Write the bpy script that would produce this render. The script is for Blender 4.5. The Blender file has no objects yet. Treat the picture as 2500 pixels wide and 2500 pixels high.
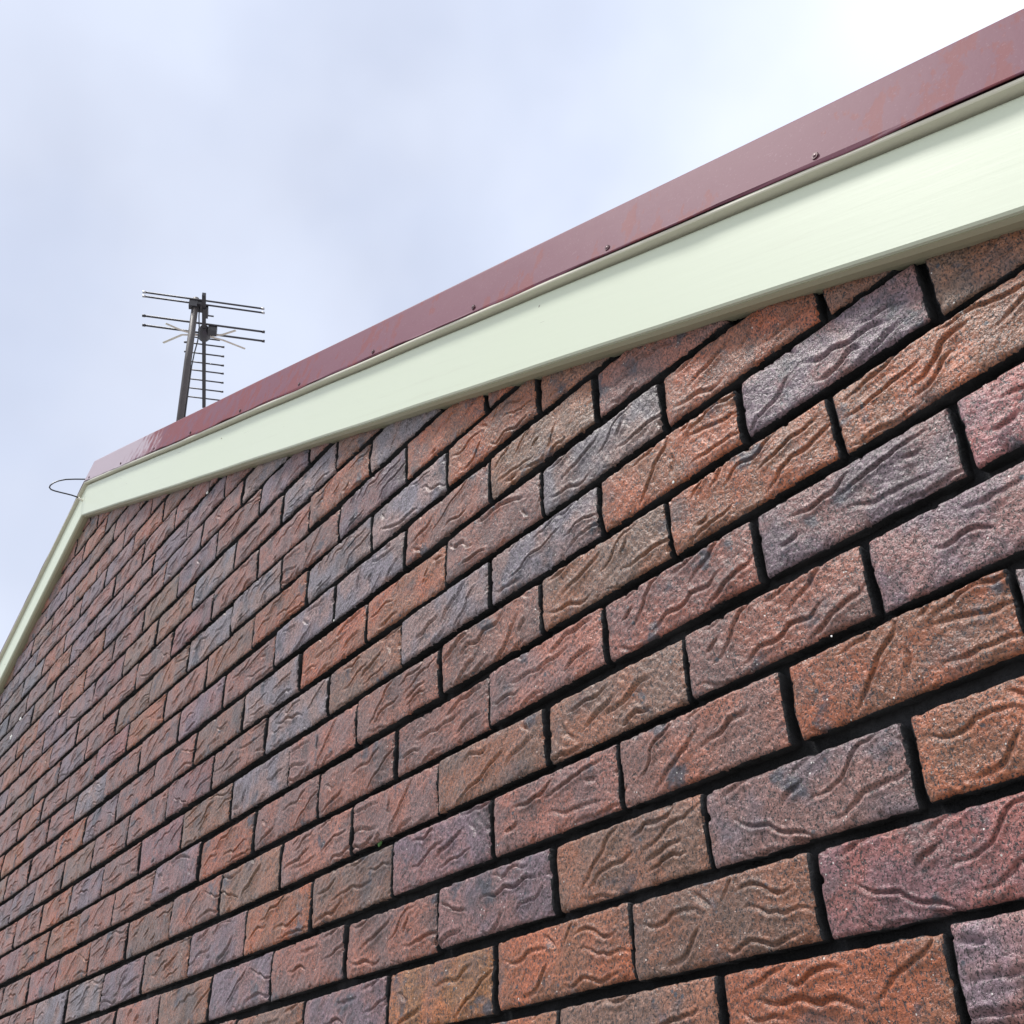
import bpy, bmesh, math
import numpy as np
from mathutils import Vector, Matrix

S = bpy.context.scene
COL = S.collection
rng = np.random.default_rng(11)
ZO = 2.352          # wall coordinate v = 0 sits this high above the ground


def W(u, v, n=0.0):
    """wall coordinates (along, up, outward) -> world"""
    return Vector((u, -n, v + ZO))


# ------------------------------------------------------------------ camera
cam = bpy.data.cameras.new('camera')
cam.sensor_fit = 'HORIZONTAL'
cam.sensor_width = 36.0
cam.lens = 18.0 * 2.1211
cam.clip_start = 0.02
cam.clip_end = 4000
co = bpy.data.objects.new('camera', cam)
COL.objects.link(co)
RM = np.array([[0.59285743, -0.02486671, -0.80492342],
               [-0.43874332, -0.84813029, -0.29695002],
               [-0.67529576, 0.5292038, -0.51373045]])
CC = np.array([0.37864254, -0.55182118, 0.78915422])


def wv(r):
    return Vector((r[0], -r[2], r[1]))


cx, cdn, cf = wv(RM[0]), wv(RM[1]), wv(RM[2])
m = Matrix(((cx.x, -cdn.x, -cf.x), (cx.y, -cdn.y, -cf.y), (cx.z, -cdn.z, -cf.z))).to_4x4()
m.translation = W(*CC)
co.matrix_world = m
S.camera = co
S.render.engine = 'CYCLES'
S.view_settings.view_transform = 'Standard'
S.view_settings.look = 'None'
S.view_settings.gamma = 1
S.view_settings.use_curve_mapping = False
S.view_settings.exposure = 0.95

# ------------------------------------------------------------------ world: overcast sky with thin gaps
SUN = Vector((-0.24, -0.33, 0.90)).normalized()
w = bpy.data.worlds.new('World')
S.world = w
w.use_nodes = True
nt = w.node_tree
nt.nodes.clear()


def N(t, typ, **kw):
    n = t.nodes.new(typ)
    for k, v in kw.items():
        setattr(n, k, v)
    return n


def L(t, a, b):
    t.links.new(a, b)


def mathn(t, op, a, b=None, clamp=False):
    n = N(t, 'ShaderNodeMath', operation=op, use_clamp=clamp)
    for k, v in enumerate((a, b)):
        if v is None:
            continue
        if isinstance(v, (int, float)):
            n.inputs[k].default_value = v
        else:
            L(t, v, n.inputs[k])
    return n.outputs[0]


def mapr(t, x, a, b, c, d, smooth=True):
    n = N(t, 'ShaderNodeMapRange')
    if smooth:
        n.interpolation_type = 'SMOOTHSTEP'
    L(t, x, n.inputs['Value'])
    for k, v in zip(('From Min', 'From Max', 'To Min', 'To Max'), (a, b, c, d)):
        n.inputs[k].default_value = v
    return n.outputs['Result']


def mix(t, fac, a, b, mode='MIX'):
    n = N(t, 'ShaderNodeMix', data_type='RGBA', blend_type=mode)
    if isinstance(fac, (int, float)):
        n.inputs[0].default_value = fac
    else:
        L(t, fac, n.inputs[0])
    for k, v in ((6, a), (7, b)):
        if isinstance(v, tuple):
            n.inputs[k].default_value = (*v, 1)
        else:
            L(t, v, n.inputs[k])
    return n.outputs[2]


def noise(t, vec, scale, detail=2, rough=.5, lac=2.0):
    n = N(t, 'ShaderNodeTexNoise')
    n.inputs['Scale'].default_value = scale
    n.inputs['Detail'].default_value = detail
    n.inputs['Roughness'].default_value = rough
    n.inputs['Lacunarity'].default_value = lac
    if vec is not None:
        L(t, vec, n.inputs['Vector'])
    return n.outputs['Fac']


sky = N(nt, 'ShaderNodeTexSky', sky_type='NISHITA')
sky.sun_disc = False
sky.sun_elevation = math.asin(SUN.z)
sky.sun_rotation = math.atan2(SUN.x, SUN.y)
bg1 = N(nt, 'ShaderNodeBackground')
bg1.inputs[1].default_value = 0.12
L(nt, sky.outputs[0], bg1.inputs[0])
tc = N(nt, 'ShaderNodeTexCoord')
D = tc.outputs['Generated']


def dotd(v):
    n = N(nt, 'ShaderNodeVectorMath', operation='DOT_PRODUCT')
    L(nt, D, n.inputs[0])
    n.inputs[1].default_value = Vector(v)
    return n.outputs['Value']


cl = noise(nt, D, 1.5, 5, .5)
cl2 = noise(nt, D, 5.5, 4, .45)
grad = dotd((.55, .20, -.60))
# thick grey part of the cloud deck lies towards -x, thin bright part towards +x
b = mathn(nt, 'ADD', mathn(nt, 'MULTIPLY', cl, .60), mathn(nt, 'MULTIPLY', cl2, .11))
b = mathn(nt, 'ADD', b, mathn(nt, 'MULTIPLY', mathn(nt, 'ADD', grad, .78), .88))
ramp = N(nt, 'ShaderNodeValToRGB')
e = ramp.color_ramp.elements
e[0].position = .22
e[0].color = (.31, .335, .41, 1)
e[1].position = .80
e[1].color = (0.675, 0.679, 0.691, 1)
x = ramp.color_ramp.elements.new(.44)
x.color = (0.440, 0.479, 0.573, 1)
x = ramp.color_ramp.elements.new(.60)
x.color = (0.555, 0.585, 0.645, 1)
L(nt, b, ramp.inputs[0])
bg2 = N(nt, 'ShaderNodeBackground')
bg2.inputs[1].default_value = 1.0
L(nt, ramp.outputs[0], bg2.inputs[0])
ms = N(nt, 'ShaderNodeMixShader')
cov = mapr(nt, noise(nt, D, 3.1, 4, .55), .33, .55, .90, .99)
L(nt, cov, ms.inputs[0])
L(nt, bg1.outputs[0], ms.inputs[1])
L(nt, bg2.outputs[0], ms.inputs[2])
wo = N(nt, 'ShaderNodeOutputWorld')
L(nt, ms.outputs[0], wo.inputs[0])

sl = bpy.data.lights.new('sun', 'SUN')
sl.energy = 2.3
sl.angle = math.radians(10)
sl.color = (1, .97, .92)
so = bpy.data.objects.new('sun', sl)
COL.objects.link(so)
so.rotation_euler = SUN.to_track_quat('Z', 'Y').to_euler()


# ------------------------------------------------------------------ materials
def newmat(name):
    mt = bpy.data.materials.new(name)
    mt.use_nodes = True
    t = mt.node_tree
    return mt, t, t.nodes['Principled BSDF']


def bump(t, bs, h, dist, strength=1.0, prev=None):
    n = N(t, 'ShaderNodeBump')
    n.inputs['Strength'].default_value = strength
    n.inputs['Distance'].default_value = dist
    L(t, h, n.inputs['Height'])
    if prev is not None:
        L(t, prev, n.inputs['Normal'])
    L(t, n.outputs[0], bs.inputs['Normal'])
    return n.outputs[0]


def brick_material(name, attr):
    mt, t, bs = newmat(name)
    at = N(t, 'ShaderNodeAttribute', attribute_type=attr, attribute_name='tint')
    sd = N(t, 'ShaderNodeAttribute', attribute_type=attr, attribute_name='seed')
    tcn = N(t, 'ShaderNodeTexCoord')
    off = N(t, 'ShaderNodeCombineXYZ')
    L(t, mathn(t, 'MULTIPLY', sd.outputs['Fac'], 7.13), off.inputs[0])
    L(t, mathn(t, 'MULTIPLY', sd.outputs['Fac'], 3.71), off.inputs[2])
    va = N(t, 'ShaderNodeVectorMath', operation='ADD')
    L(t, tcn.outputs['Object'], va.inputs[0])
    L(t, off.outputs[0], va.inputs[1])
    P = va.outputs[0]
    tint = at.outputs['Color']
    # broad firing patches inside one brick
    a = mapr(t, noise(t, P, 12, 3, .6), .42, .60, 0, 1)
    warm = mix(t, 1.0, tint, (1.20, .95, .80), 'MULTIPLY')
    cool = mix(t, 1.0, tint, (.84, .92, 1.02), 'MULTIPLY')
    c = mix(t, a, cool, warm)
    # darker burnt patches
    bu = mapr(t, noise(t, P, 9.5, 4, .6), .54, .68, 0, .68)
    c = mix(t, bu, c, (.085, .062, .062))
    # grain
    g = noise(t, P, 260, 3, .7)
    gm = mapr(t, g, .32, .70, .40, 1.38, False)
    gc = N(t, 'ShaderNodeCombineColor')
    for k in range(3):
        L(t, gm, gc.inputs[k])
    c = mix(t, 1.0, c, gc.outputs[0], 'MULTIPLY')
    # manganese smudges
    sm = mapr(t, noise(t, P, 15, 4, .62), .58, .67, 0, .90)
    c = mix(t, sm, c, (.045, .045, .062))
    # burnt pits, slightly upright
    mp = N(t, 'ShaderNodeMapping')
    mp.inputs['Scale'].default_value = (1.0, 1.0, .62)
    L(t, P, mp.inputs['Vector'])
    pit = noise(t, mp.outputs[0], 560, 2, .7)
    pm = mapr(t, pit, .556, .592, 0, 1)
    c = mix(t, mathn(t, 'MULTIPLY', pm, .94), c, (.014, .010, .012))
    # large iron blebs
    vo = N(t, 'ShaderNodeTexVoronoi')
    vo.inputs['Scale'].default_value = 55
    L(t, P, vo.inputs['Vector'])
    bl = mathn(t, 'MULTIPLY', mapr(t, vo.outputs['Distance'], .10, .16, 1, 0),
               mapr(t, noise(t, P, 30, 1), .55, .60, 0, 1))
    c = mix(t, bl, c, (.05, .055, .07))
    # pale grit
    vo2 = N(t, 'ShaderNodeTexVoronoi')
    vo2.inputs['Scale'].default_value = 150
    L(t, P, vo2.inputs['Vector'])
    gr = mathn(t, 'MULTIPLY', mapr(t, vo2.outputs['Distance'], .10, .15, 1, 0),
               mapr(t, noise(t, P, 60, 1), .60, .64, 0, 1))
    c = mix(t, gr, c, (.62, .60, .56))
    L(t, c, bs.inputs['Base Color'])
    bs.inputs['Roughness'].default_value = .40
    bs.inputs['Specular IOR Level'].default_value = .55
    bs.inputs['Sheen Weight'].default_value = .12
    bs.inputs['Sheen Roughness'].default_value = .4
    bs.inputs['Sheen Tint'].default_value = (1, .9, .9, 1)
    h = mathn(t, 'ADD', mathn(t, 'MULTIPLY', g, .8), mathn(t, 'MULTIPLY', pm, -.9))
    h = mathn(t, 'ADD', h, mathn(t, 'MULTIPLY', noise(t, P, 70, 3, .6), .8))
    bump(t, bs, h, .0024, 1.0)
    return mt


M_BRICK = brick_material('brick_clay', 'OBJECT')
M_BRICKF = brick_material('brick_clay_field', 'GEOMETRY')


def mortar():
    mt, t, bs = newmat('mortar')
    tcn = N(t, 'ShaderNodeTexCoord')
    a = noise(t, tcn.outputs['Object'], 30, 4, .7)
    a2 = mapr(t, noise(t, tcn.outputs['Object'], 9, 4, .7), .45, .65, 0, 1)
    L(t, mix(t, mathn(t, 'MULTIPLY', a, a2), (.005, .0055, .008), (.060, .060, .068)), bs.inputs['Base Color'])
    bs.inputs['Roughness'].default_value = .95
    bump(t, bs, noise(t, tcn.outputs['Object'], 260, 4, .75), .006)
    return mt


M_MORTAR = mortar()
M_JOINT_SHADE = mortar()  # mortar colour reused on brick sides to paint in the shade of the joints
M_JOINT_SHADE.name = 'joint_shade_on_brick_sides'


def paint_wood(name, c1, c2, rough=.42):
    mt, t, bs = newmat(name)
    tcn = N(t, 'ShaderNodeTexCoord')
    mp = N(t, 'ShaderNodeMapping')
    mp.inputs['Scale'].default_value = (1.0, 14, 22)
    mr = N(t, 'ShaderNodeMapping')
    mr.inputs['Rotation'].default_value = (0, -math.atan(.4185), 0)
    L(t, tcn.outputs['Object'], mr.inputs['Vector'])
    L(t, mr.outputs[0], mp.inputs['Vector'])
    gr = noise(t, mp.outputs[0], 7, 5, .65)
    big = noise(t, tcn.outputs['Object'], 2.1, 3, .5)
    c = mix(t, big, c1, c2)
    dirt = mapr(t, noise(t, mp.outputs[0], 2.6, 6, .7), .56, .74, 0, .14)
    c = mix(t, dirt, c, (.36, .35, .27))
    # thin scratches
    mp2 = N(t, 'ShaderNodeMapping')
    mp2.inputs['Scale'].default_value = (4, 4, 60)
    mp2.inputs['Rotation'].default_value = (0, .25, 0)
    L(t, mr.outputs[0], mp2.inputs['Vector'])
    scv = mapr(t, noise(t, mp2.outputs[0], 2.4, 2, .5), .76, .775, 0, .45)
    c = mix(t, scv, c, (.17, .16, .13))
    spk = N(t, 'ShaderNodeTexVoronoi')
    spk.inputs['Scale'].default_value = 16
    L(t, tcn.outputs['Object'], spk.inputs['Vector'])
    sp = mathn(t, 'MULTIPLY', mapr(t, spk.outputs['Distance'], .025, .05, .8, 0),
               mapr(t, noise(t, tcn.outputs['Object'], 9, 1), .58, .62, 0, 1))
    c = mix(t, sp, c, (.12, .10, .08))
    L(t, c, bs.inputs['Base Color'])
    bs.inputs['Roughness'].default_value = rough
    bump(t, bs, mathn(t, 'ADD', gr, mathn(t, 'MULTIPLY', big, .8)), .0004, .3)
    return mt


M_CREAM = paint_wood('cream_paint', (.56, .615, .485), (.58, .63, .52))
M_TRIM_SHADE = paint_wood('trim_underside_shade', (.36, .36, .25), (.30, .27, .19))  # dark olive paints in the shade under the barge board
M_BATTEN = paint_wood('batten_paint', (.64, .62, .51), (.58, .56, .47))


def maroon():
    mt, t, bs = newmat('maroon_paint')
    tcn = N(t, 'ShaderNodeTexCoord')
    O = tcn.outputs['Object']
    sx = N(t, 'ShaderNodeSeparateXYZ')
    L(t, O, sx.inputs[0])
    mp = N(t, 'ShaderNodeMapping')
    mp.inputs['Rotation'].default_value = (0, math.radians(52), 0)
    mp.inputs['Scale'].default_value = (1, 1, .42)
    L(t, O, mp.inputs['Vector'])
    n1 = noise(t, mp.outputs[0], 40, 5, .62)
    n2 = noise(t, O, 5, 3, .5)
    far = mapr(t, sx.outputs[0], .8, 3.3, -.04, .16)
    blotch = mapr(t, mathn(t, 'ADD', far, mathn(t, 'ADD', n1, mathn(t, 'MULTIPLY', mathn(t, 'SUBTRACT', n2, .5), .8))), .48, .56, 0, .8)
    # bleached, chalky end near the ridge (object x runs from the ridge at 0 to the eave)
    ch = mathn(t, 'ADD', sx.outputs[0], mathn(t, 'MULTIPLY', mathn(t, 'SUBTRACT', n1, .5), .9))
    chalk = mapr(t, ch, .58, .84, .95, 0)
    c = mix(t, blotch, (.165, .050, .060), (.145, .064, .092))
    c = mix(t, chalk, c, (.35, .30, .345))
    fine = noise(t, O, 240, 2, .6)
    fs = mapr(t, fine, .62, .70, 0, .25)
    c = mix(t, mathn(t, 'MULTIPLY', fs, .6), c, (.32, .22, .26))
    L(t, c, bs.inputs['Base Color'])
    bs.inputs['Roughness'].default_value = .6
    bs.inputs['Specular IOR Level'].default_value = .10
    bump(t, bs, mathn(t, 'ADD', mathn(t, 'MULTIPLY', n2, 1.6), mathn(t, 'MULTIPLY', n1, .25)), .003, .5)
    return mt


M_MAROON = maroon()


def plain(name, col, rough=.5, metal=0.0, var=.25, sc=40, bd=.0006):
    mt, t, bs = newmat(name)
    tcn = N(t, 'ShaderNodeTexCoord')
    a = noise(t, tcn.outputs['Object'], sc, 4, .6)
    lo = tuple(k * (1 - var) for k in col)
    hi = tuple(min(1, k * (1 + var)) for k in col)
    L(t, mix(t, a, lo, hi), bs.inputs['Base Color'])
    bs.inputs['Roughness'].default_value = rough
    bs.inputs['Metallic'].default_value = metal
    bump(t, bs, a, bd, .6)
    return mt


M_DARKMETAL = plain('weathered_dark_metal', (.045, .045, .055), .5, .2)
M_MAST = plain('rusty_mast_metal', (.055, .048, .052), .6, .2, .35, 25)
M_PALE = plain('pale_plastic', (.62, .60, .53), .45)
M_TIP = plain('bare_aluminium', (.40, .41, .43), .4, .6)
M_BLACK = plain('black_cable_sheath', (.012, .012, .018), .4)
M_SCREW = plain('screw_head', (.085, .035, .042), .45, .3)
M_NAIL = plain('painted_nail', (.42, .40, .32), .6)
M_GROUND = plain('grey_paving', (.24, .235, .22), .9, 0, .18, 3, .004)
M_WHITE = plain('white_flecks', (.8, .8, .78), .8)
M_MOSS = plain('moss', (.05, .12, .03), .9)


# ------------------------------------------------------------------ helpers
def link(name, me, mat=None, parent=None):
    o = bpy.data.objects.new(name, me)
    COL.objects.link(o)
    if mat is not None and not me.materials:
        me.materials.append(mat)
    if parent is not None:
        o.parent = parent
    return o


def empty(name, loc, label, cat, parent=None):
    o = bpy.data.objects.new(name, None)
    COL.objects.link(o)
    o.location = loc
    o.empty_display_size = .1
    if label:
        o['label'] = label
        o['category'] = cat
    return o


def mesh_from(name, V, F, smooth=True):
    me = bpy.data.meshes.new(name)
    V = np.asarray(V, dtype=np.float32)
    F = np.asarray(F, dtype=np.int32)
    me.vertices.add(len(V))
    me.vertices.foreach_set('co', V.ravel())
    me.loops.add(F.size)
    me.loops.foreach_set('vertex_index', F.ravel())
    me.polygons.add(len(F))
    me.polygons.foreach_set('loop_start', np.arange(len(F), dtype=np.int32) * F.shape[1])
    me.polygons.foreach_set('use_smooth', np.full(len(F), smooth))
    me.update(calc_edges=True)
    me.validate()
    return me


def tube(bm, pts, r, seg=10, flat=1.0, cap=True):
    pts = [Vector(p) for p in pts]
    rings = []
    up = None
    for k, p in enumerate(pts):
        d = (pts[min(k + 1, len(pts) - 1)] - pts[max(k - 1, 0)]).normalized()
        if up is None:
            a = Vector((0, 0, 1)) if abs(d.z) < .9 else Vector((1, 0, 0))
            up = d.cross(a).normalized()
        up = (up - d * up.dot(d)).normalized()
        sd = d.cross(up)
        rr = r[k] if isinstance(r, (list, tuple)) else r
        rings.append([bm.verts.new(p + up * (rr * math.cos(q)) + sd * (rr * flat * math.sin(q)))
                      for q in [2 * math.pi * s / seg for s in range(seg)]])
    for a, b2 in zip(rings, rings[1:]):
        for s in range(seg):
            f = bm.faces.new((a[s], a[(s + 1) % seg], b2[(s + 1) % seg], b2[s]))
            f.smooth = True
    if cap:
        bm.faces.new(rings[0][::-1])
        bm.faces.new(rings[-1])


def boxm(bm, c, ax, half):
    c = Vector(c)
    vs = []
    for sx in (-1, 1):
        for sy in (-1, 1):
            for sz in (-1, 1):
                vs.append(bm.verts.new(c + ax[0] * half[0] * sx + ax[1] * half[1] * sy + ax[2] * half[2] * sz))
    for f in ((0, 1, 3, 2), (4, 6, 7, 5), (0, 4, 5, 1), (2, 3, 7, 6), (0, 2, 6, 4), (1, 5, 7, 3)):
        bm.faces.new([vs[k] for k in f])


def done(bm, name, mat, parent=None, bevel=0, origin=None):
    if bevel:
        bmesh.ops.bevel(bm, geom=list(bm.edges), offset=bevel, segments=2, affect='EDGES', profile=.6)
    bmesh.ops.recalc_face_normals(bm, faces=bm.faces)
    if origin is not None:
        bmesh.ops.translate(bm, verts=bm.verts, vec=-Vector(origin))
    me = bpy.data.meshes.new(name)
    bm.to_mesh(me)
    bm.free()
    o = link(name, me, mat, None)
    if origin is not None:
        o.location = origin
    if parent is not None:
        o.parent = parent
        o.matrix_parent_inverse = Matrix.Translation(-parent.location)
    return o


# ------------------------------------------------------------------ gable geometry
UA = -3.177                      # ridge
SR, SL = .4185, .455             # roof slopes right / left
V_FB, V_FT, V_ST, V_MT = 1.5406, 1.6675, 1.6803, 1.781
U_R, U_L = .72, -6.9             # wall ends


def drop(u):
    return SR * (u - UA) if u > UA else SL * (UA - u)


house = empty('brick_house', W(UA, -ZO, 0), 'brown clinker brick gable house with cream barge boards and maroon roof edge', 'house')
HI = Matrix.Translation(-house.location)

# wall core (recessed mortar face) as one solid pentagon
bm = bmesh.new()
prof = [(U_L, -ZO), (U_R, -ZO), (U_R, 1.56 - drop(U_R)), (UA, 1.56), (U_L, 1.56 - drop(U_L))]
fr = [bm.verts.new(W(u, v, -.0175)) for u, v in prof]
bk = [bm.verts.new(W(u, v, -.11)) for u, v in prof]
bm.faces.new(fr)
bm.faces.new(bk[::-1])
for k in range(5):
    bm.faces.new((fr[k], fr[(k + 1) % 5], bk[(k + 1) % 5], bk[k]))
wall = done(bm, 'wall', M_MORTAR, house, origin=W(UA, -ZO, 0))

# ------------------------------------------------------------------ bricks
BL, BH = .2330, .0738


def smoothnoise(shape_seed, U, V, sc, octs=2):
    r = np.random.default_rng(shape_seed)
    out = np.zeros_like(U)
    amp = 1.0
    for _ in range(octs):
        for _ in range(5):
            a = r.uniform(0, 2 * np.pi)
            k = r.normal(1, .3) * 2 * np.pi / sc
            out += amp * np.sin(k * (np.cos(a) * U + np.sin(a) * V) + r.uniform(0, 6.28)) / 3.2
        amp *= .5
        sc *= .5
    return out


def crease_set(seed):
    r = np.random.default_rng(seed)
    out = []
    want = r.integers(3, 8)
    for _ in range(90):
        n = r.integers(7, 16)
        p = np.array([r.uniform(-.11, .06), r.uniform(-.034, .034)])
        a = r.normal(.14, .26)
        bend = r.uniform(-1, 1)
        ph = r.uniform(0, 6.28)
        fr_ = r.uniform(.5, 1.3)
        pts = [p.copy()]
        for q in range(n):
            aa = a + bend * .5 * math.sin(ph + q * fr_) + r.normal(0, .16)
            p = p + .0085 * np.array([math.cos(aa), math.sin(aa)])
            pts.append(p.copy())
        pts = np.array(pts)
        if any(np.min(np.hypot(pts[:, None, 0] - o_[:, 0], (pts[:, None, 1] - o_[:, 1]) * 1.5)) < .0125 for o_, _, _ in out):
            continue
        out.append((pts, r.uniform(.55, 1.0) * .0046, r.uniform(.0008, .0013)))
        if len(out) >= want:
            break
    for _ in range(r.integers(2, 5)):      # short curls and dents
        p = np.array([r.uniform(-.1, .1), r.uniform(-.03, .03)])
        a = r.uniform(-1.2, 1.8)
        pts = [p.copy()]
        for q in range(r.integers(3, 6)):
            a += r.uniform(.1, .55) * (1 if r.random() < .5 else -1)
            p = p + .0065 * np.array([math.cos(a), math.sin(a)])
            pts.append(p.copy())
        pts = np.array(pts)
        if any(np.min(np.hypot(pts[:, None, 0] - o_[:, 0], pts[:, None, 1] - o_[:, 1])) < .010 for o_, _, _ in out):
            continue
        out.append((pts, .0034, .0013))
    return out


def height(seed, U, V, L_=BL):
    """outward relief of a rock-faced brick at local (U,V)"""
    h = .0013 * smoothnoise(seed * 7 + 1, U, V, .10, 2) + .00045 * smoothnoise(seed * 7 + 2, U, V, .016, 2)
    for pts, A, wd in crease_set(seed * 13 + 5):
        best = np.full(U.shape, 1e9)
        sg = np.zeros_like(U)
        tt = np.zeros_like(U)
        n = len(pts) - 1
        for k in range(n):
            a, b_ = pts[k], pts[k + 1]
            d = b_ - a
            l2 = d @ d
            s = np.clip(((U - a[0]) * d[0] + (V - a[1]) * d[1]) / l2, 0, 1)
            ex, ey = U - a[0] - s * d[0], V - a[1] - s * d[1]
            dd = np.hypot(ex, ey)
            m_ = dd < best
            best = np.where(m_, dd, best)
            sg = np.where(m_, np.sign(d[0] * ey - d[1] * ex), sg)
            tt = np.where(m_, (k + s) / n, tt)
        env = np.sin(np.pi * np.clip(tt, .02, .98)) ** .6
        s = best * sg                          # + above the crease, - below
        up = np.exp(-(s / (wd * .55)) ** 2)                     # steep upper wall
        lo = np.clip(1 - np.abs(s) / (wd * 5.2), 0, 1) ** 1.15          # gentle lower wall
        h -= A * env * np.where(s > 0, up, lo)
        h += .40 * A * env * np.exp(-((s + wd * 6.0) / (wd * 3.0)) ** 2)
        h += .12 * A * env * np.exp(-((s + .012) / .008) ** 2)
        h += .26 * A * env * np.exp(-((s - wd * 2.6) / (wd * 2.2)) ** 2)
    return h


def brick_grid(seed, nu, nv, L_=BL, H_=BH, depth=.022):
    """front face grid + skirt. returns verts (x,y,z local) and quads"""
    def axis(n, half, r):
        t = np.linspace(-1, 1, n)
        a = t * (half)
        # extra rows close to the rim
        ext = np.array([half - r * .55, half - r * .22, half - r * .06, half])
        a = a * (half - r) / half
        return np.concatenate([-ext[::-1], a, ext])
    rr = .0038
    us, vs = axis(nu, L_ / 2, rr), axis(nv, H_ / 2, rr)
    U, V = np.meshgrid(us, vs, indexing='ij')
    cu, cv = L_ / 2 - rr, H_ / 2 - rr
    qx, qy = np.abs(U) - cu, np.abs(V) - cv
    both = (qx > 0) & (qy > 0)
    nrm = np.hypot(np.maximum(qx, 1e-9), np.maximum(qy, 1e-9))
    mx = np.maximum(qx, qy)
    fac = np.where(both, .35 + .65 * mx / nrm, 1)
    X = np.where(both, np.sign(U) * (cu + qx * fac), U)
    Y = np.where(both, np.sign(V) * (cv + qy * fac), V)
    dist = np.where(both, mx, np.maximum(np.maximum(qx, qy), 0))     # 0 inside .. rr at rim
    dist = np.clip(dist, 0, rr)
    fall = rr * .92 * (1 - np.sqrt(np.clip(1 - (dist / rr) ** 2 * .985, 0, 1)))
    e1 = smoothnoise(seed * 3 + 11, U, V, .05, 2)
    e2 = smoothnoise(seed * 3 + 12, U, V, .03, 2)
    edge = np.clip(dist / rr, 0, 1)
    X = X + .0011 * e1 * np.clip(np.abs(U) / (L_ / 2), 0, 1) ** 3
    Y = Y + .0008 * e2 * np.clip(np.abs(V) / (H_ / 2), 0, 1) ** 3
    Hh = height(seed, U, V) * (1 - .75 * edge ** 2)
    # soft pillow: whole face droops to the arrises
    du = np.clip((np.abs(U) - (L_ / 2 - .022)) / .022, 0, 1)
    dv = np.clip((np.abs(V) - (H_ / 2 - .018)) / .018, 0, 1)
    Hh -= .0013 * du ** 2 + .0011 * dv ** 2
    # broken arrises: chips bite into the rim here and there
    cn = smoothnoise(seed * 3 + 21, U, V, .021, 3)
    inset = np.minimum(L_ / 2 - np.abs(U), H_ / 2 - np.abs(V))
    Hh -= np.clip(cn - .45, 0, 1.2) * .0042 * np.clip(1 - inset / .0075, 0, 1)
    Z = .0012 + Hh - fall
    n1, n2 = U.shape
    verts = np.stack([X.ravel(), -Z.ravel(), Y.ravel()], 1)
    idx = np.arange(n1 * n2).reshape(n1, n2)
    F = np.stack([idx[:-1, :-1], idx[1:, :-1], idx[1:, 1:], idx[:-1, 1:]], -1).reshape(-1, 4)
    rim = np.concatenate([idx[:, 0], idx[-1, 1:], idx[-2::-1, -1], idx[0, -2:0:-1]])
    base = len(verts)
    sk = verts[rim].copy()
    sk[:, 1] = depth
    sk[:, 0] *= .985
    sk[:, 2] *= .96
    verts = np.concatenate([verts, sk])
    nr = len(rim)
    k = np.arange(nr)
    SF = np.stack([rim[k], base + k, base + (k + 1) % nr, rim[(k + 1) % nr]], 1)
    return verts, np.concatenate([F, SF]), len(F)


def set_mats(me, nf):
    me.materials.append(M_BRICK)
    me.materials.append(M_JOINT_SHADE)
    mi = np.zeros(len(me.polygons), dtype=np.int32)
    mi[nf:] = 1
    co_ = np.zeros(len(me.vertices) * 3, dtype=np.float32)
    me.vertices.foreach_get('co', co_)
    co_ = co_.reshape(-1, 3)
    lv = np.zeros(len(me.loops), dtype=np.int32)
    me.loops.foreach_get('vertex_index', lv)
    fv = co_[lv.reshape(-1, 4)[:nf]]
    fc = fv.mean(1)
    # joint shade painted onto the arrises in the dark mortar colour
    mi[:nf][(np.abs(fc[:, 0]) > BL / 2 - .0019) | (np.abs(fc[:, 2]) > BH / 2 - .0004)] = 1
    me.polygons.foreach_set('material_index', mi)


NVAR = 30
variants = []
for k in range(NVAR):
    V_, F_, nf = brick_grid(100 + k, 190, 62)
    me = mesh_from('brick', V_, F_)
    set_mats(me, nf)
    variants.append(me)

OFF = {-5: (-.04, .03), -4: (.001, .009), -3: (-.009, -.001), -2: (.024, .002), -1: (-.02, -.01), 0: (-.038, .003),
       1: (-.021, -.014), 2: (.049, -.011), 3: (.095, -.024), 4: (.091, -.007), 5: (.102, -.001), 6: (.046, -.024),
       7: (-.032, -.037), 8: (-.189, -.022), 9: (-.221, -.021)}
ro = np.random.default_rng(5)
for j in range(-34, 30):
    if j not in OFF:
        OFF[j] = ((-.18 + ro.normal(0, .05)) if j > 9 else ro.normal(0, .05), -.015)

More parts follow.
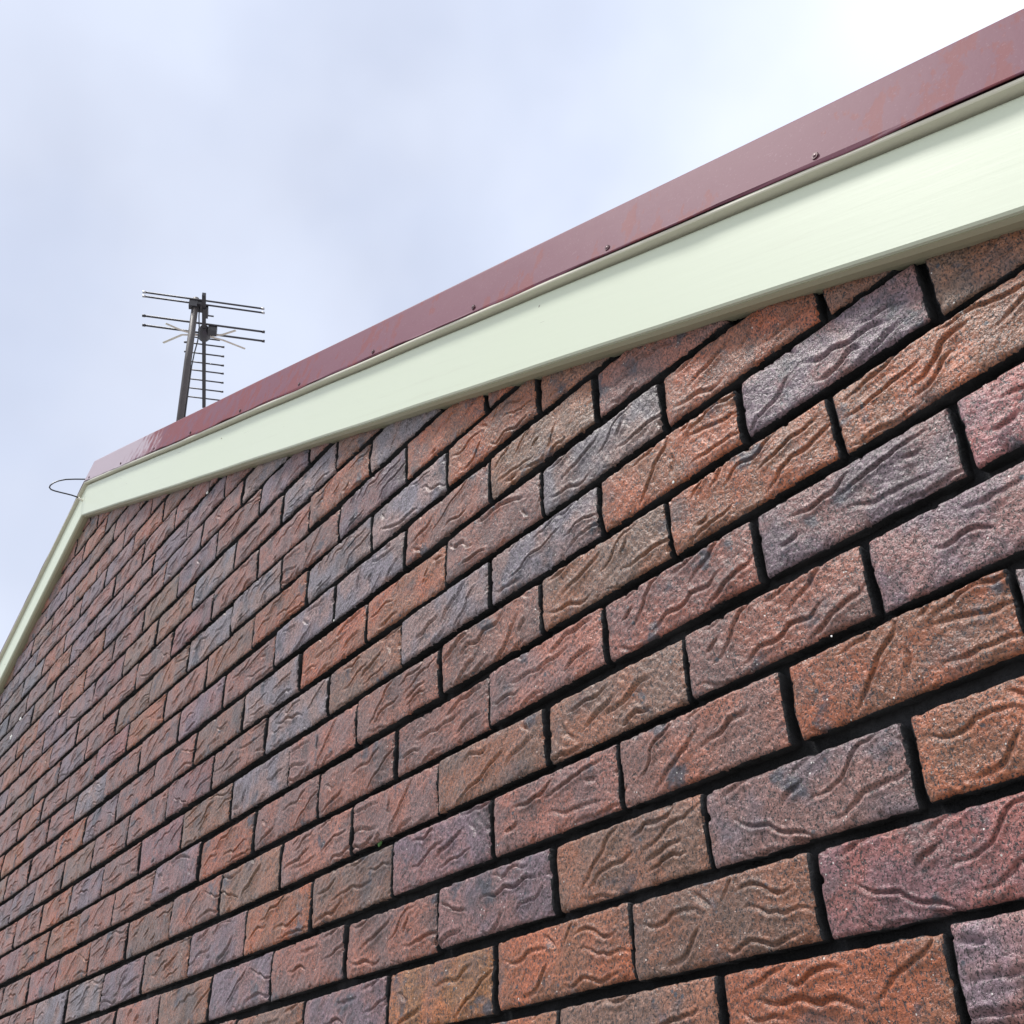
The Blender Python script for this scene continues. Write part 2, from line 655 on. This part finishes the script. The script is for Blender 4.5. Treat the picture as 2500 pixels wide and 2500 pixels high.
TINT = {'O': (.315, .112, .048), 'B': (.240, .120, .073), 'R': (.268, .122, .092), 'M': (.215, .132, .145),
        'G': (.240, .188, .198), 'P': (.240, .104, .100), 'K': (.345, .140, .046)}
ROWS = {-6: {-1: 'O', -3: 'O', -5: 'R', -7: 'O', -9: 'M', -11: 'K', -13: 'B'},
        -5: {0: 'M', -2: 'O', -4: 'B', -6: 'O', -8: 'R', -10: 'R', -12: 'M'},
        -4: {1: 'P', -1: 'P', -3: 'B', -5: 'O', -7: 'K', -9: 'M', -11: 'B', -13: 'R', -15: 'M'},
        -3: {0: 'O', -2: 'M', -4: 'B', -6: 'M', -8: 'R', -10: 'R', -12: 'M', -14: 'B', -16: 'R'},
        -2: {-1: 'O', -3: 'R', -5: 'R', -7: 'M', -9: 'B', -11: 'O', -13: 'M', -15: 'B', -17: 'M'},
        -1: {0: 'M', -2: 'R', -4: 'B', -6: 'B', -8: 'R', -10: 'R', -12: 'B', -14: 'R', -16: 'B'},
        0: {1: 'P', -1: 'M', -3: 'R', -5: 'R', -7: 'R', -9: 'R', -11: 'R', -13: 'O', -15: 'M'},
        1: {0: 'O', -2: 'O', -4: 'B', -6: 'R', -8: 'R', -10: 'R', -12: 'G', -14: 'B'},
        2: {1: 'B', -1: 'M', -3: 'O', -5: 'G', -7: 'G', -9: 'B', -11: 'G', -13: 'R'},
        3: {0: 'B', -2: 'O', -4: 'G', -6: 'R', -8: 'O', -10: 'O', -12: 'G', -14: 'B'},
        4: {-1: 'B', -3: 'R', -5: 'B', -7: 'R', -9: 'G', -11: 'G', -13: 'R'},
        5: {-4: 'B', -6: 'O', -8: 'G', -10: 'G', -12: 'O', -14: 'B'},
        6: {-5: 'O', -7: 'O', -9: 'M', -11: 'R', -13: 'G', -15: 'G'},
        7: {-8: 'G', -10: 'O', -12: 'R', -14: 'R'},
        8: {-9: 'B', -11: 'G', -13: 'R'}}
KEYS = list('RRRRRRRRPMMMBBOOOG')


def toimg(u, v, n=0.0):
    c = RM @ (np.array([u, v, n]) - CC)
    return (c[0] / c[2] * 2.1211 + 1) * 1250, (c[1] / c[2] * 2.1211 + 1) * 1250, c[2]


cells = []
for j in range(-28, 20):
    for c in range(-34, 10):
        if (c + j) % 2 == 0:
            continue
        ou, ov = OFF[j]
        u, v = (c + ou) * .12, (j + ov) * .086
        if u < U_L + .10 or u > U_R - .10 or v < -ZO + .03:
            continue
        if v - BH / 2 > 1.555 - min(drop(u - .11), drop(u + .11)):
            continue
        r = np.random.default_rng((j + 100) * 1000 + c + 200)
        key = ROWS.get(j, {}).get(c) or KEYS[r.integers(len(KEYS))]
        t_ = np.array(TINT[key]) * r.normal(1, .07) * (1 + r.normal(0, .02, 3))
        far = np.clip((-1.6 - u) / 2.0, 0, 1)
        # grey weathering stain on the far left of the gable
        st = math.exp(-((u + 3.75) / .42) ** 2 - ((v - .93) / .17) ** 2)
        t_ = t_ * (1 - .72 * st) + np.array([.05, .065, .075]) * .72 * st
        qx, qy, qz = toimg(u, v)
        pts = [toimg(u + a, v + b_) for a in (-.12, .12) for b_ in (-.043, .043)]
        inv = all(p[2] > .15 for p in pts) and max(p[0] for p in pts) > -60 and min(p[0] for p in pts) < 2560 \
            and max(p[1] for p in pts) > -60 and min(p[1] for p in pts) < 2560
        size = 0
        if inv:
            xs = [p[0] for p in pts]
            ys = [p[1] for p in pts]
            size = (max(xs) - min(xs)) * (max(ys) - min(ys))
        cells.append((size, inv, u, v, j, c, tuple(t_), r))
cells.sort(key=lambda q: -q[0])
vis = [q for q in cells if q[1]][:298]
rest = [q for q in cells if q not in vis]
print('bricks in view', len([q for q in cells if q[1]]), 'rest', len(rest))

WI = Matrix.Translation(-wall.location)
TOPV = 1.552


def over_rake(u, v):
    """does the brick stick out above the line hidden by the barge board?"""
    return v + BH / 2 > TOPV - max(drop(u - .117), drop(u + .117)) + .02


for size, inv, u, v, j, c, t_, r in vis:
    k = int(r.integers(NVAR))
    me = variants[k]
    rot = r.random() < .22
    if over_rake(u, v):
        V_, F_, nf = brick_grid(100 + k, 90, 30)
        me = mesh_from('brick', V_, F_)
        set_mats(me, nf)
        bm = bmesh.new()
        bm.from_mesh(me)
        for sgn, sl_ in ((1, SR), (-1, SL)):
            p0 = Vector((UA - u, 0, TOPV + .028 - v))
            nn = Vector((sgn * sl_, 0, 1)).normalized()
            bmesh.ops.bisect_plane(bm, geom=list(bm.verts) + list(bm.edges) + list(bm.faces), plane_co=p0,
                                   plane_no=nn, clear_outer=True)
        rot = False
        if len(bm.faces) < 6:
            bm.free()
            continue
        bm.to_mesh(me)
        bm.free()
    o = bpy.data.objects.new('brick', me)
    COL.objects.link(o)
    tilt = r.normal(0, .006)
    o.location = W(u + r.normal(0, .0011), v + r.normal(0, .0009), r.normal(0, .0009))
    o.rotation_euler = (r.normal(0, .008), tilt + (math.pi if rot else 0), r.normal(0, .0035))
    o['tint'] = [float(x_) for x_ in t_]
    o['seed'] = float(r.uniform(0, 60))
    o.parent = wall
    o.matrix_parent_inverse = WI

AV, AF, AT, AS = [], [], [], []
nb = 0
lows = [brick_grid(100 + k, 9, 4) for k in range(8)]
for size, inv, u, v, j, c, t_, r in rest:
    V_, F_, _nf = lows[int(r.integers(8))]
    V_ = V_.copy()
    if over_rake(u, v):
        lim = TOPV + .028 - v - np.where(V_[:, 0] + u > UA, SR * (V_[:, 0] + u - UA), SL * (UA - V_[:, 0] - u))
        V_[:, 2] = np.minimum(V_[:, 2], lim)
    p = W(u, v, 0)
    V_ = V_ + np.array(p)
    AV.append(V_)
    AF.append(F_ + nb)
    nb += len(V_)
    AT.append(np.tile((*t_, 1.0), (len(V_), 1)))
    AS.append(np.full(len(V_), r.uniform(0, 60)))
AV = np.concatenate(AV) - np.array(wall.location)
me = bpy.data.meshes.new('brick_field')
F = np.concatenate(AF).astype(np.int32)
me.vertices.add(len(AV))
me.vertices.foreach_set('co', AV.astype(np.float32).ravel())
me.loops.add(F.size)
me.loops.foreach_set('vertex_index', F.ravel())
me.polygons.add(len(F))
me.polygons.foreach_set('loop_start', np.arange(len(F), dtype=np.int32) * 4)
me.polygons.foreach_set('use_smooth', np.ones(len(F), dtype=bool))
me.update(calc_edges=True)
at = me.attributes.new('tint', 'FLOAT_COLOR', 'POINT')
at.data.foreach_set('color', np.concatenate(AT).astype(np.float32).ravel())
at = me.attributes.new('seed', 'FLOAT', 'POINT')
at.data.foreach_set('value', np.concatenate(AS).astype(np.float32))
o = link('brick_field', me, M_BRICKF)
o.location = wall.location
o['kind'] = 'stuff'
o.parent = wall
o.matrix_parent_inverse = WI


# ------------------------------------------------------------------ rake trim: swept profiles
def sweep(name, prof_, side, mat, u_end, steps=60, wob=None, bevel=0, parent=house, start=0.0):
    """prof_: closed list of (v above ridge reference, n). Swept along one slope, mitred at the ridge."""
    sl_ = SR if side > 0 else SL
    bm = bmesh.new()
    rings = []
    for k in range(steps + 1):
        s = start + (abs(u_end - UA) - start) * k / steps
        u = UA + side * s
        ring = []
        for q, (v, n) in enumerate(prof_):
            dn = dv = 0
            if wob:
                dv, dn = wob(s, q)
            ring.append(bm.verts.new(W(u, v - sl_ * s + dv, n + dn)))
        rings.append(ring)
    m_ = len(prof_)
    for a, b_ in zip(rings, rings[1:]):
        for q in range(m_):
            f = bm.faces.new((a[q], a[(q + 1) % m_], b_[(q + 1) % m_], b_[q]))
    bm.faces.new(rings[0][::-1])
    bm.faces.new(rings[-1])
    o = done(bm, name, mat, parent, origin=W(UA, 1.6, 0))
    return o


UR_END, UL_END = .98, -7.15
for side, ue in ((1, UR_END), (-1, UL_END)):
    # barge board: 27 mm proud, soft lower arris
    def wb(s, q):
        return (.0007 * math.sin(s * 5.1 + q * .0) + .0004 * math.sin(s * 17), .0009 * math.sin(s * 3.3 + .5))
    P_ = [(V_FB + .0005, -.004), (V_FB, .0245), (V_FB + .0025, .0272), (V_FT - .002, .0290), (V_FT + .001, .0275),
          (V_FT + .003, -.012), (V_FB + .02, -.012)]
    sweep('barge_board', P_, side, M_CREAM, ue, 90, wb)
    # small quad bead where the board meets the bricks, underside shade painted into its colour
    P_ = [(V_FB - .0010, -.008), (V_FB - .0040, .0060), (V_FB - .0040, .0150), (V_FB - .0014, .0205), (V_FB + .004, .0200), (V_FB + .004, -.008)]
    sweep('scribing_bead', P_, side, M_TRIM_SHADE, ue, 90, wb)
    # batten under the metal capping
    P_ = [(V_FT + .0062, -.004), (V_FT + .0060, .0395), (V_FT + .0075, .0408), (V_ST - .0022, .0408),
          (V_ST - .0022, -.004)]
    sweep('batten', P_, side, M_BATTEN, ue, 60, wb)

    # folded metal barge capping with buckled lower lip
    def wc(s, q):
        if q in (0, 1, 2):
            return (.0012 * math.sin(s * 9.3) + .0009 * math.sin(s * 23 + 1) + .0006 * math.sin(s * 51),
                    .0010 * math.sin(s * 13 + 2) + .0006 * math.sin(s * 37))
        return (0, .0006 * math.sin(s * 6 + q))
    P_ = [(V_ST - .0012, .0409), (V_ST - .0008, .0420), (V_ST + .0006, .0424), (V_ST + .0030, .0421), (V_MT - .004, .0228),
          (V_MT, .0205), (V_MT + .0005, -.16), (V_MT - .03, -.162), (V_MT - .03, -.160), (V_MT - .0015, -.156),
          (V_MT - .0022, .0185), (V_MT - .006, .0205), (V_ST + .0030, .0400), (V_ST + .0006, .0405)]
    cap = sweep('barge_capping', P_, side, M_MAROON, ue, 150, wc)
    if side > 0:
        for us in (-3.117, -2.71, -2.356, -2.035, -1.679, -1.344, -1.02, -.69, -.375, -.048, .28, .61):
            v = V_ST + .0105 - SR * (us - UA)
            bm = bmesh.new()
            bmesh.ops.create_uvsphere(bm, u_segments=10, v_segments=6, radius=.0030)
            for q in bm.verts:
                q.co = Vector((q.co.x, q.co.y * .55, q.co.z))
            bmesh.ops.create_cone(bm, segments=12, radius1=.0044, radius2=.0040, depth=.0016, cap_ends=True,
                                  matrix=Matrix.Rotation(math.pi / 2, 4, 'X'))
            me = bpy.data.meshes.new('screw')
            bm.to_mesh(me)
            bm.free()
            so_ = link('screw', me, M_SCREW)
            so_.location = W(us, v, .0422)
            so_.parent = cap
            so_.matrix_parent_inverse = Matrix.Translation(-cap.location)

# nail heads along the visible barge board
side_board = [q for q in house.children if q.name.startswith('barge_board')][0]
for un in (-3.06, -1.85, -.95, .25):
    for dv in (.098,):
        bm = bmesh.new()
        bmesh.ops.create_cone(bm, segments=10, radius1=.0016, radius2=.0014, depth=.0012, cap_ends=True,
                              matrix=Matrix.Rotation(math.pi / 2, 4, 'X'))
        me = bpy.data.meshes.new('nail_head')
        bm.to_mesh(me)
        bm.free()
        no = link('nail_head', me, M_NAIL)
        no.location = W(un + dv * .3, V_FB + dv - SR * (un + dv * .3 - UA), .0285)
        no.parent = side_board
        no.matrix_parent_inverse = Matrix.Translation(-side_board.location)

# roof sheets, corrugated, running back from the gable
for side, ue in ((1, UR_END), (-1, UL_END)):
    sl_ = SR if side > 0 else SL
    bm = bmesh.new()
    ny, nx = 220, 8
    grid = []
    for a in range(nx + 1):
        s = abs(ue - UA) * a / nx
        grid.append([bm.verts.new(Vector((UA + side * s, .03 + 7.0 * q / ny,
                                          ZO + V_MT - .055 - sl_ * s + .008 * math.cos(q * 2 * math.pi / 5))))
                     for q in range(ny + 1)])
    for a in range(nx):
        for q in range(ny):
            f = bm.faces.new((grid[a][q], grid[a + 1][q], grid[a + 1][q + 1], grid[a][q + 1]))
            f.smooth = True
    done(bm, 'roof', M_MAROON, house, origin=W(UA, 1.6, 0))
# ridge capping
bm = bmesh.new()
ry = [0.16, 7.03]
pr = [(-.13, -.13 * SL - .012), (-.03, .0), (0, .012), (.03, .0), (.13, -.13 * SR - .012), (.13, -.13 * SR - .016), (0, .006),
      (-.13, -.13 * SL - .016)]
ra = [bm.verts.new(Vector((UA + a, ry[0], ZO + V_MT - .035 + b_))) for a, b_ in pr]
rb = [bm.verts.new(Vector((UA + a, ry[1], ZO + V_MT - .035 + b_))) for a, b_ in pr]
for k in range(len(pr)):
    bm.faces.new((ra[k], ra[(k + 1) % len(pr)], rb[(k + 1) % len(pr)], rb[k]))
bm.faces.new(ra[::-1])
bm.faces.new(rb)
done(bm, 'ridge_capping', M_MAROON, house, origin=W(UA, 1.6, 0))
# side walls under the eaves
for ux, nm in ((U_R - .06, 'side_wall'), (U_L + .06, 'side_wall')):
    bm = bmesh.new()
    boxm(bm, (ux, 3.6, (ZO + 1.35 - drop(ux)) / 2), (Vector((1, 0, 0)), Vector((0, 1, 0)), Vector((0, 0, 1))),
         (.055, 3.44, (ZO + 1.35 - drop(ux)) / 2))
    done(bm, nm, plain('side_wall_brickwork', (.2, .12, .1), .8), house, origin=W(UA, 1.6, 0))

# ------------------------------------------------------------------ ground
bm = bmesh.new()
q = 600
for a in ((-q, -q), (q, -q), (q, q), (-q, q)):
    bm.verts.new((a[0], a[1], 0))
bm.faces.new(bm.verts)
g = done(bm, 'ground', M_GROUND)
g['kind'] = 'structure'

# ------------------------------------------------------------------ looped cable at the ridge
bm = bmesh.new()
ctrl = [(-3.19, 1.715, .012), (-3.196, 1.704, .034), (-3.2, 1.693, .070), (-3.2, 1.680, .101), (-3.2, 1.666, .123),
        (-3.2, 1.651, .139), (-3.2, 1.637, .148), (-3.2, 1.627, .149), (-3.2, 1.621, .142), (-3.2, 1.620, .128),
        (-3.2, 1.621, .108), (-3.2, 1.6225, .088), (-3.2, 1.6235, .068), (-3.2, 1.6225, .050), (-3.2, 1.617, .034),
        (-3.2, 1.612, .027)]
tube(bm, [W(*p) for p in ctrl], .0026, 8)
cab = done(bm, 'cable', M_BLACK, origin=W(-3.2, 1.62, .03))
cab['label'] = 'thin black cable looping out from the barge board at the roof ridge'
cab['category'] = 'cable'
bm = bmesh.new()
tube(bm, [W(-3.2, 1.6215, .046), W(-3.2, 1.6165, .033), W(-3.2, 1.612, .0275)], .0036, 8)
cl_ = done(bm, 'cable_clip', M_PALE, None, origin=W(-3.2, 1.62, .03))
cl_.parent = cab
cl_.matrix_parent_inverse = Matrix.Translation(-cab.location)

# ------------------------------------------------------------------ television antenna
K = 1.75


def hp(x_, y_, h=5.25):
    d = RM.T @ np.array([(x_ - 1250) / 1250 / 2.1211, (y_ - 1250) / 1250 / 2.1211, 1.0])
    return CC + d * (h / d[1])


# boom axis measured on the horizontal plane of the boom
A0 = np.array([-2.829, 2.448, -.170])
A1 = np.array([-3.498, 2.448, -.4525])
A0w = W(*(CC + K * (A0 - CC)))
A1w = W(*(CC + K * (A1 - CC)))
bd = (A1w - A0w).normalized()
ed = Vector((-bd.y, bd.x, 0)).normalized()       # horizontal, across the boom
if ed.dot(Vector((0, -1, 0))) < 0:
    ed = -ed                                      # + = photo left
Z3 = Vector((0, 0, 1))


def ap(a, e_=0.0, z=0.0):
    return A0w + bd * (a * K) + ed * (e_ * K) + Z3 * z


mt_top = ap(.066, .034, .03)
base_z = ZO + V_MT - drop(mt_top.x) - .05
ant = empty('tv_antenna', Vector((mt_top.x, mt_top.y, base_z)),
            'dark television aerial with many crossbars on a mast above the roof', 'antenna')


def part(bm, name, mat, parent=ant):
    o_ = done(bm, name, mat, None, origin=Vector(parent.location))
    o_.parent = parent
    o_.matrix_parent_inverse = Matrix.Translation(-parent.location)
    return o_


bm = bmesh.new()
lean = Vector((.005, .030, 0))
hgt = mt_top.z - base_z
mb = mt_top - Z3 * hgt + lean * hgt
tube(bm, [mb, mt_top - Z3 * .55 + lean * .55, mt_top + Z3 * .02], [.024, .024, .0225], 14)
part(bm, 'mast', M_MAST)
bm = bmesh.new()
boxm(bm, mb + Z3 * .02, (Vector((1, 0, 0)), Vector((0, 1, 0)), Z3), (.07, .07, .006))
part(bm, 'mast_foot', M_MAST)
bm = bmesh.new()
boxm(bm, (ap(0) + ap(.735)) / 2, (bd, ed, Z3), (.735 * K / 2, .0125, .0125))
part(bm, 'boom', M_DARKMETAL, ant)
# clamp between mast and boom
bm = bmesh.new()
boxm(bm, ap(.075, .020, .002), (bd, ed, Z3), (.045, .024, .018))
boxm(bm, ap(.060, .040, -.01), (bd, ed, Z3), (.022, .028, .032))
part(bm, 'clamp', M_DARKMETAL)
bm = bmesh.new()
boxm(bm, ap(.100, -.006, -.005), (bd, ed, Z3), (.045, .018, .020))
part(bm, 'bracket', M_DARKMETAL)


def element(a, half, r_, tip=True, el=None, er=None, z=.014, tipmat=None):
    bm_ = bmesh.new()
    l_, r2 = (el if el is not None else half), (er if er is not None else half)
    r_ *= 1.25
    tube(bm_, [ap(a, l_, z), ap(a, -r2, z)], r_, 8)
    o_ = part(bm_, 'crossbar', M_DARKMETAL)
    if tip:
        for e_ in (l_, -r2):
            bm_ = bmesh.new()
            tube(bm_, [ap(a, e_ - .012 * np.sign(e_), z), ap(a, e_, z)], r_ * 1.35, 8)
            t_ = done(bm_, 'end_cap', tipmat or M_DARKMETAL, None, origin=Vector(ant.location))
            t_.parent = o_
            t_.matrix_parent_inverse = Matrix.Translation(-ant.location)
    return o_


element(.046, .233, .0052, tipmat=M_TIP)
element(.070, .235, .0052, tipmat=M_TIP)
element(.185, .241, .0060)
element(.243, .243, .0060)
element(.132, .035, .0045, tip=False, el=.004, er=.037)
element(.275, .05, .0045, tip=False, el=.05, er=.063)
for a in (.315, .376, .437, .492, .556, .620, .684):
    element(a, .0815, .0045)
# feed box
bm = bmesh.new()
tube(bm, [ap(.195, 0, .004), ap(.215, 0, .004), ap(.262, 0, .004), ap(.285, 0, .004)], [.022, .042, .042, .016], 14)
part(bm, 'feed_box', M_DARKMETAL)
bm = bmesh.new()
boxm(bm, ap(.205, -.034, -.004), (bd, ed, Z3), (.030, .030, .028))
part(bm, 'junction_box', M_DARKMETAL)
# pale butterfly dipole arms
for e1, a1, e2, a2 in ((.07, .235, .15, .205), (.07, .262, .163, .328), (-.062, .225, -.125, .190), (-.062, .262, -.166, .298)):
    bm = bmesh.new()
    sg_ = 1 if e1 > 0 else -1
    tube(bm, [ap(.250, sg_ * .018, .0), ap((a1 + .250) / 2, e1 * .8, 0), ap(a1, e1 * 1.25, 0), ap(a2, e2, 0)], .0095, 8, .35)
    part(bm, 'dipole_arm', M_PALE)
# coax down the mast
bm = bmesh.new()
pts = []
for k in range(26):
    d_ = .02 + k * .11
    if d_ > hgt - .05:
        break
    bulge = .022 * math.exp(-((d_ - .30) / .16) ** 2)
    pts.append(mt_top - Z3 * d_ + lean * d_ - ed * (.027 + bulge) + bd * .004 * math.sin(k * 1.3))
tube(bm, pts, .0045, 6)
part(bm, 'coaxial_lead', M_BLACK)

# ------------------------------------------------------------------ small marks on the wall
def blob(name, u, v, n, r_, mat):
    bm_ = bmesh.new()
    bmesh.ops.create_icosphere(bm_, subdivisions=2, radius=r_)
    rr_ = np.random.default_rng(int(abs(u * 1000)))
    for q_ in bm_.verts:
        q_.co *= 1 + rr_.normal(0, .22)
        q_.co.y *= .5
    me_ = bpy.data.meshes.new(name)
    bm_.to_mesh(me_)
    bm_.free()
    ob = link(name, me_, mat)
    ob.location = W(u, v, n)
    ob.parent = wall
    ob.matrix_parent_inverse = WI


def onplane(x_, y_, n=0.0):
    d = RM.T @ np.array([(x_ - 1250) / 1250 / 2.1211, (y_ - 1250) / 1250 / 2.1211, 1.0])
    return CC + d * ((n - CC[2]) / d[2])


for x_, y_, r_ in ((1644, 1177, .0016), (2030, 1553, .001), (815, 1515, .0018),
                   (147, 1737, .005), (50, 1755, .006), (27, 1800, .007), (506, 1203, .004)):
    p = onplane(x_, y_, .002)
    blob('lichen_fleck', p[0], p[1], .002, r_, M_WHITE)
for x_, y_, r_ in ((926, 2062, .0035), (930, 2058, .0025), (1006, 1915, .003)):
    p = onplane(x_, y_, -.004)
    blob('moss_tuft', p[0], p[1], -.004, r_, M_MOSS)
